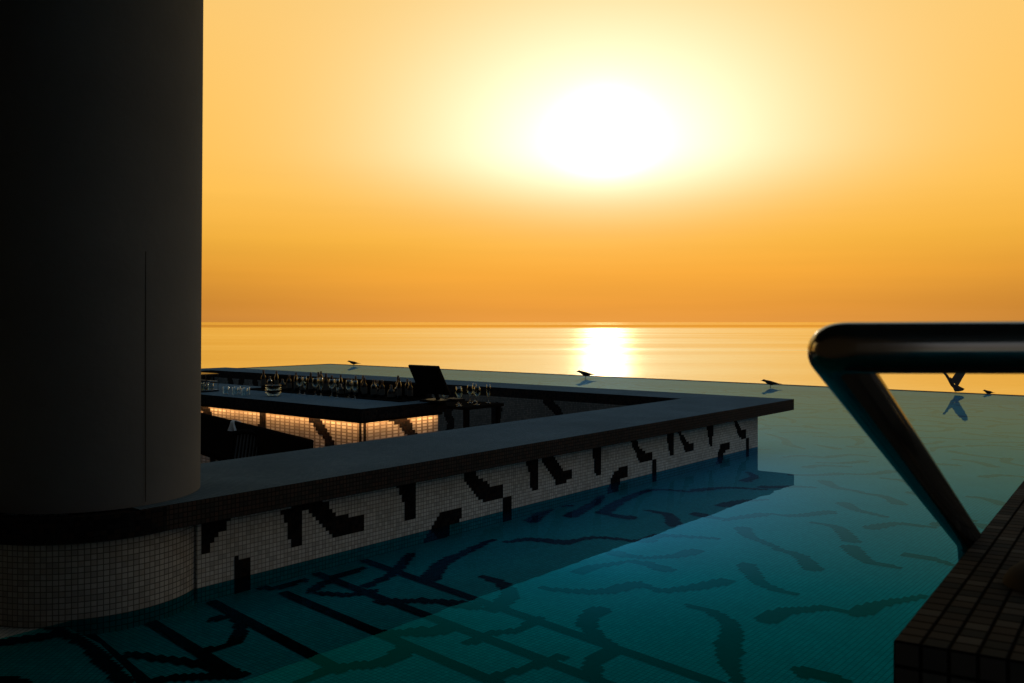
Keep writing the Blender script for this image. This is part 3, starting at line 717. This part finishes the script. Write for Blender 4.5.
seq2 = ['tall', 'squat', 'wine', 'spirit', 'wine', 'tall', 'wine', 'squat', 'spirit', 'wine', 'tall', 'wine', 'spirit', 'tall', 'wine', 'squat', 'tall', 'spirit', 'wine']
for i, k in enumerate(seq2):
    bottle(k, -3.06+random.uniform(-.02, .02), 3.42+i*.145, ST, NAMES[k], NAMES[k].split(' in the')[0]+'s in the row')
# a rack of tumblers and a stack of bowls near the column
rk = empty('glass_rack', W(-3.95, 6.25), ANG, label='open wire rack of tumblers on the island bar next to the column', cat='glass rack')
bm = bmesh.new()
for z in (.02, .13, .22):
    tube(bm, [(0, 0, ST+z), (.36, 0, ST+z), (.36, .56, ST+z), (0, .56, ST+z), (0, 0, ST+z)], .004, 6)
for x, y in ((0, 0), (.36, 0), (.36, .56), (0, .56), (.18, 0), (.18, .56), (0, .28), (.36, .28)): tube(bm, [(x, y, ST), (x, y, ST+.22)], .004, 6)
link('wire_frame', bm, 'steel', rk)
link('tray', box(-.01, .37, -.01, .57, ST+.001, ST+.012), 'wood', rk)
link('upper_tray', box(-.01, .37, -.01, .57, ST+.222, ST+.232), 'steel', rk)
for i in range(3):
    for j in range(5):
        put_glass('tumbler', -3.95+.07+i*.11, 6.25+.06+j*.11, ST+.013, 'clear tumbler standing in the wire rack beside the column', 'tumblers in the rack')
for i in range(5):
    put_glass('tumbler', -3.8+(i % 2)*.1, 5.35+i*.1, ST, 'clear tumbler standing loose between the rack and the stacked bowls', 'loose tumblers on the island bar')
for k in range(4):
    bm = bmesh.new(); z = k*.028
    lathe(bm, [(0, 0), (.05, 0), (.075, .02), (.098, .05), (.094, .05), (.07, .024), (0, .006)], 28)
    o = link('bowl', bm, 'black_glass' if k % 2 else 'glass', None, smooth=True); o.location = W(-3.6, 5.05, ST+z)
    tag(o, ['bottom bowl of the small stack on the island bar', 'second bowl from the bottom of the stack on the island bar', 'third bowl from the bottom of the stack on the island bar', 'topmost bowl of the small stack on the island bar'][k], 'bowl')

# ------------------------------------------------------------------ till screen seen from behind
ps = empty('till_screen', W(-2.90, 2.98+.02, ST), ANG, label='black till screen seen from behind, tilted at the right end of the island bar', cat='screen')
# width along -v, leaning back towards -u
def lean(x, y, z): a = R(30); return (x*math.cos(a)-z*math.sin(a), y, x*math.sin(a)+z*math.cos(a)+.09)
bm = box(-.012, .012, -.235, .235, 0, .375)
for v in bm.verts: v.co = lean(*v.co)
link('screen_housing', bm, 'black_plastic', ps, bevel=.004)
bm = box(.0125, .014, -.215, .215, .02, .355)
for v in bm.verts: v.co = lean(*v.co)
link('display', bm, 'screen', ps)
bm = bmesh.new(); tube(bm, [(.05, 0, .02), (.02, 0, .08), (-.03, 0, .14)], .025, 12)
link('stand', bm, 'black_plastic', ps)
link('stand_base', box(-.10, .14, -.15, .15, .001, .025), 'black_plastic', ps, bevel=.004)
kb = empty('till_keyboard', W(-2.72, 3.0, ST), ANG, label='low dark keyboard lying next to the till screen', cat='keyboard')
link('keyboard_body', box(-.15, -.02, -.02, .0, 0, .02), 'black_plastic', kb) if False else None
link('case', box(-.09, .06, -.24, -.05, .001, .03), 'black_plastic', kb, bevel=.003)
link('keys', box(-.08, .05, -.23, -.06, .03, .036), 'slab_edge', kb)

# ------------------------------------------------------------------ chairs in the pit
def chair():
    r = empty('slatted_chair')
    link('seat', box(-.23, .23, -.22, .22, .43, .47), 'wood', r, bevel=.008)
    for x in (-.21, .18):
        for y in (-.21, .18):
            bm = bmesh.new(); tube(bm, [(x+.015, y+.015, 0), (x+.015, y+.015, .43)], .018, 8); link('leg', bm, 'wood', r)
    bm = bmesh.new(); pts = [(-.24, -.21, .47), (-.27, -.21, .7), (-.30, -.21, .92)]
    tube(bm, pts, .016, 8); tube(bm, [(a, -b, c) for a, b, c in pts], .016, 8)
    tube(bm, [(-.305, -.24, .90), (-.325, -.12, .93), (-.33, 0, .94), (-.325, .12, .93), (-.305, .24, .90)], (.03), 10)
    link('back_frame', bm, 'wood', r)
    for k in range(7):
        y = -.165+k*.055; bm = bmesh.new(); tube(bm, [(-.245, y, .47), (-.285, y, .7), (-.318, y, .92)], .009, 6); link('slat', bm, 'slat_grey', r)
    return r
ch0 = chair()
CH = [(-4.98, 3.25, 12, 'dark slatted-back chair nearer the front, between the long bench and the counter'), (-4.98, 3.98, 4, 'dark slatted-back chair beside the column, below the white towel')]
for i, (u, v, a, lb) in enumerate(CH):
    if i == 0: o = ch0
    else:
        o = ch0.copy(); COL.objects.link(o)
        for c in ch0.children: d = c.copy(); COL.objects.link(d); d.parent = o
    o.location = W(u, v, IFZ+.003); o.rotation_euler = (0, 0, ANG+R(a)+math.pi); o.scale = (1, 1, .9); tag(o, lb, 'chair', 'slatted chairs in the bar pit')
# long dark bench along the island
BA = math.atan2(3.0, .71)                     # direction of the bench in the bar frame
bn = empty('long_bench', W(-4.95, 2.6, IFZ+.003), ANG+BA, label='long black bench standing along the lit front of the island bar', cat='bench')
link('seat', box(.02, 3.35, -.46, -.02, .40, .46), 'wood', bn, bevel=.01)
bm = box(0, 3.4, -.03, .02, .46, .885)
link('backrest', bm, 'wood', bn, bevel=.012)
bm = bmesh.new(); tube(bm, [(0, -.005, .89), (3.4, -.005, .89)], .022, 10); link('top_rail', bm, 'wood', bn)
for x in (.06, 1.1, 2.2, 3.3):
    for y in (-.42, -.04): link('leg', box(x-.025, x+.025, y-.025, y+.025, 0, .40), 'wood', bn)
# towel over the third chair
bm = bmesh.new(); N = 9; gr = {}
for i in range(N):
    for j in range(2*N):
        t = j/(2*N-1)*2-1; y = -.15+.3*i/(N-1)
        drop = abs(t); x = -.355-.02*math.sin(i*1.3)*drop if t < 0 else -.285+.015*math.sin(i*1.7)
        x = -.325+(x+.325)*min(1, drop*5)
        gr[i, j] = bm.verts.new((x, y*(.2+.85*drop), .975-.13*drop))
for i in range(N-1):
    for j in range(2*N-1): bm.faces.new((gr[i, j], gr[i+1, j], gr[i+1, j+1], gr[i, j+1]))
bmesh.ops.solidify(bm, geom=bm.faces[:], thickness=.006)
tw = link('towel', bm, 'cloth', None, smooth=True)
tw.location = W(-4.95+.71/3.083*1.95, 2.6+3.0/3.083*1.95, IFZ+.003-.045)+(D1*3.0-D2*.71)/3.083*.325; tw.rotation_euler = (0, 0, ANG+BA-R(90))
tag(tw, 'white towel hung over the back of the long black bench', 'towel')

# ------------------------------------------------------------------ poolside block and handrail
BZ = 1.02
bk = empty('poolside_block', (.455, 1.075, 0), 0, label='dark brown mosaic-tiled poolside block in the lower right corner', cat='pool wall')
du = Vector((.5797, .8148, 0)); dv = Vector((.859, -.511, 0))
bm = bmesh.new(); uvl = bm.loops.layers.uv.new('UVMap')
q = [Vector((0, 0, 0)), dv*3, dv*3+du*20, du*20]
def uvface(vs, uvs, mi=0):
    f = bm.faces.new([bm.verts.new(v) for v in vs]); f.material_index = mi
    for l, t in zip(f.loops, uvs): l[uvl].uv = t
Z0 = -.6
up = Vector((0, 0, BZ)); dn = Vector((0, 0, Z0))
uvface([q[0]+up, q[1]+up, q[2]+up, q[3]+up], [(0, 0), (3, 0), (3, 20), (0, 20)])
uvface([q[0]+dn, q[1]+dn, q[1]+up, q[0]+up], [(0, Z0-BZ), (3, Z0-BZ), (3, 0), (0, 0)])
uvface([q[3]+dn, q[0]+dn, q[0]+up, q[3]+up], [(20, Z0-BZ), (0, Z0-BZ), (0, 0), (20, 0)])
uvface([q[1]+dn, q[2]+dn, q[2]+up, q[1]+up], [(0, Z0-BZ), (20, Z0-BZ), (20, 0), (0, 0)])
uvface([q[2]+dn, q[3]+dn, q[3]+up, q[2]+up], [(0, Z0-BZ), (3, Z0-BZ), (3, 0), (0, 0)])
bmesh.ops.remove_doubles(bm, verts=bm.verts, dist=.0001)
link('tiled_body', bm, 'block_tile', bk, bevel=.003)
hr = empty('handrail', (.851, 1.68, 0), 0, label='polished steel pool handrail sloping down in front of the dark block, close to the camera', cat='handrail')
base = Vector((.851, 1.68, 0))
pts = arc_path([(.851, 1.68, -.45), (.851, 1.68, 1.40-.40), (.298, .815, 1.40-.0215-.003), (.64, .80, 1.40-.024+.004), (1.02, .80, 1.38), (1.02, 1.21, 1.30), (.825, 1.28, BZ+.0)], .0)
raw = [Vector(p) for p in [(.859, 1.68, -.45), (.859, 1.68, .985), (.290, .820, 1.3765), (.62, .775, 1.3785), (1.0, .76, 1.3785), (1.0, 1.2, 1.36), (.765, 1.285, 1.25), (.765, 1.285, BZ)]]
path = []
def rounded(raw, rs, n=10):
    out = [raw[0]]
    for (a, b, c), r in zip(zip(raw, raw[1:], raw[2:]), rs):
        p0 = b+(a-b).normalized()*r; p1 = b+(c-b).normalized()*r
        for i in range(n+1): t = i/n; out.append(p0*(1-t)**2+b*2*t*(1-t)+p1*t*t)
    out.append(raw[-1]); return out
path = rounded(raw, [.05, .018, .03, .1, .08, .05])
bm = bmesh.new(); tube(bm, [p-base for p in path], .0235, 40)
link('rail_tube', bm, 'steel', hr, smooth=True)
bm = bmesh.new(); lathe(bm, [(.0235, .034), (.034, .032), (.048, .02), (.056, .006), (.056, 0)], 36, c=(.765-base.x, 1.285-base.y, BZ+.001))
link('floor_flange', bm, 'slat_grey', hr, smooth=True)

# ------------------------------------------------------------------ birds
def bird_body(bm, wing=None):
    # x forward: beak at +, tail at -
    prof = [(.175, .13, .002, .002), (.155, .131, .005, .004), (.140, .133, .010, .010), (.125, .136, .020, .019), (.108, .135, .024, .023), (.092, .128, .024, .024),
            (.072, .116, .028, .029), (.04, .102, .038, .038), (.0, .09, .044, .042), (-.04, .082, .040, .037), (-.075, .080, .030, .026), (-.10, .078, .022, .015), (-.14, .076, .022, .008), (-.19, .073, .026, .005), (-.215, .071, .022, .003)]
    rings = []
    n = 16
    for x, z, rw, rh in prof:
        rings.append([bm.verts.new((x, rw*math.cos(2*math.pi*k/n), z+rh*math.sin(2*math.pi*k/n))) for k in range(n)])
    for a, b in zip(rings, rings[1:]):
        for k in range(n): bm.faces.new((a[k], a[(k+1) % n], b[(k+1) % n], b[k]))
    bm.faces.new(rings[0]); bm.faces.new(rings[-1])
def fold_wings(bm):
    for s in (-1, 1):
        P = [(.065, s*.028, .118), (.03, s*.042, .108), (-.03, s*.045, .094), (-.09, s*.030, .084), (-.15, s*.012, .08)]
        tube(bm, P, [(.006, .003), (.024, .008), (.028, .009), (.02, .006), (.004, .002)], 10)
def spread_wing(bm, root, tip, chord, s=1, tipc=.3):
    root = Vector(root); tip = Vector(tip); n = 9; rows = []
    ch = Vector(chord)
    for i in range(n):
        t = i/(n-1); c = root.lerp(tip, t)+Vector((0, 0, .03*math.sin(math.pi*t)))
        w = (1-.15*t)*(1-t**4*(1-tipc)); th = .008*(1-t)+.0015
        nrm = (tip-root).cross(ch).normalized()
        jag = .1*(i % 2)*t
        rows.append([bm.verts.new(c+ch*(.3*w)+nrm*0), bm.verts.new(c+nrm*th), bm.verts.new(c-ch*(.7*w-jag*.3)), bm.verts.new(c-nrm*th)])
    for a, b in zip(rows, rows[1:]):
        for k in range(4): bm.faces.new((a[k], a[(k+1) % 4], b[(k+1) % 4], b[k]))
    bm.faces.new(rows[0]); bm.faces.new(rows[-1])
def make_bird(mat='feather'):
    r = empty('bird')
    bm = bmesh.new(); bird_body(bm); fold_wings(bm); link('body', bm, mat, r, smooth=True)
    for s in (-1, 1):
        bm = bmesh.new(); tube(bm, [(0.0, s*.018, .065), (-.012, s*.018, .036), (.0, s*.018, .004)], .0032, 6)
        for a in (-.5, 0, .5, 3.14): tube(bm, [(0, s*.018, .004), (.026*math.cos(a), s*.018+.026*math.sin(a), .002)], .0022, 5)
        link('leg', bm, 'feather', r)
    return r
def facing(dx_px): return math.pi if dx_px < 0 else 0
b0 = make_bird()
# (position, heading, scale, pitch, label)
def rim(px, off=.06):        # a point on the far rim in the direction of azimuth slope px
    s = (px-512)/900; base = W(UE+off, 0)
    t = (s*base.y-base.x)/(D2.x-s*D2.y); return base+D2*t
BR = [(353, 180, 1.15, -14, 'small dark bird farthest left on the pool rim, above the bottles'), (585, 186, 1.35, -6, 'dark bird perched on the rim in front of the glittering sun path'),
      (770, 176, 1.15, 8, 'dark bird with pointed beak and long tail standing beyond the corner of the bar counter')]
for i, (px, hd, sc_, pit, lb) in enumerate(BR):
    if i == 0: o = b0
    else:
        o = b0.copy(); COL.objects.link(o)
        for c in b0.children: d = c.copy(); COL.objects.link(d); d.parent = o
    p = rim(px, -.12 if i == 0 else -.72); o.location = (p.x, p.y, -.016); o.rotation_euler = (0, R(pit*0), R(hd)); o.scale = (sc_, sc_, sc_)
    tag(o, lb, 'bird', 'dark birds along the infinity edge')
# crouching bird half below the rim
o = b0.copy(); COL.objects.link(o)
for c in b0.children: d = c.copy(); COL.objects.link(d); d.parent = o
p = rim(988, .32); o.location = (p.x, p.y, -.05); o.rotation_euler = (0, 0, R(200)); o.scale = (.8, .8, .8)
tag(o, 'small hunched bird at far right, half hidden by the pool rim', 'bird', 'dark birds along the infinity edge')
# landing bird with raised wings
p = rim(953, -.05)
fb = empty('bird', (p.x, p.y, 0), 0, label='dark bird landing over the pool rim with raised wings, below the handrail', cat='bird', group='dark birds along the infinity edge')
bm = bmesh.new(); bird_body(bm)
mr_ = Matrix(((-.15, .97, .2), (.62, 0, -.78), (.77, .24, .6)))      # beak up and away, belly forward
for v in bm.verts: v.co = mr_ @ (v.co-Vector((0, 0, .09)))*.8
spread_wing(bm, (.02, 0, .03), (.33, .10, .36), (-.10, .08, .12), tipc=.5)
spread_wing(bm, (-.02, 0, .03), (-.17, .02, .24), (.05, .05, .07), tipc=.3)
vs = [bm.verts.new(q_) for q_ in ((-.01, -.03, -.03), (.05, -.03, -.01), (.21, -.08, -.10), (.17, -.09, -.135), (.09, -.10, -.15), (.01, -.09, -.155), (.02, -.05, -.02), (.13, -.12, -.135))]
bm.faces.new(vs[:6]); bm.faces.new((vs[0], vs[6], vs[7], vs[4], vs[5])); bm.faces.new((vs[6], vs[1], vs[2], vs[3], vs[7]))
for v in bm.verts: v.co += Vector((-.02, 0, .19))
link('body', bm, 'feather_pale', fb, smooth=False)

# ------------------------------------------------------------------ unseen roof and wall, added to shade the column and pool
rf = empty('shading_roof', C0, ANG, label='unseen flat roof on the round column, added to shade the column and pool', cat='roof')  # out-of-view roof, its reach shaped for the shade it throws
link('roof_slab', box(-14, -6.6, -9, 4.6, 4.0, 4.3), 'soffit', rf)
bw = empty('light_blocking_wall', C0, ANG, label='unseen dark wall added left of the column to block light', cat='wall')  # out-of-view wall added to keep the column's left side dark
link('wall_face', box(-11.1, -10.9, -5.5, 14, -.6, 4.0), 'building', bw)
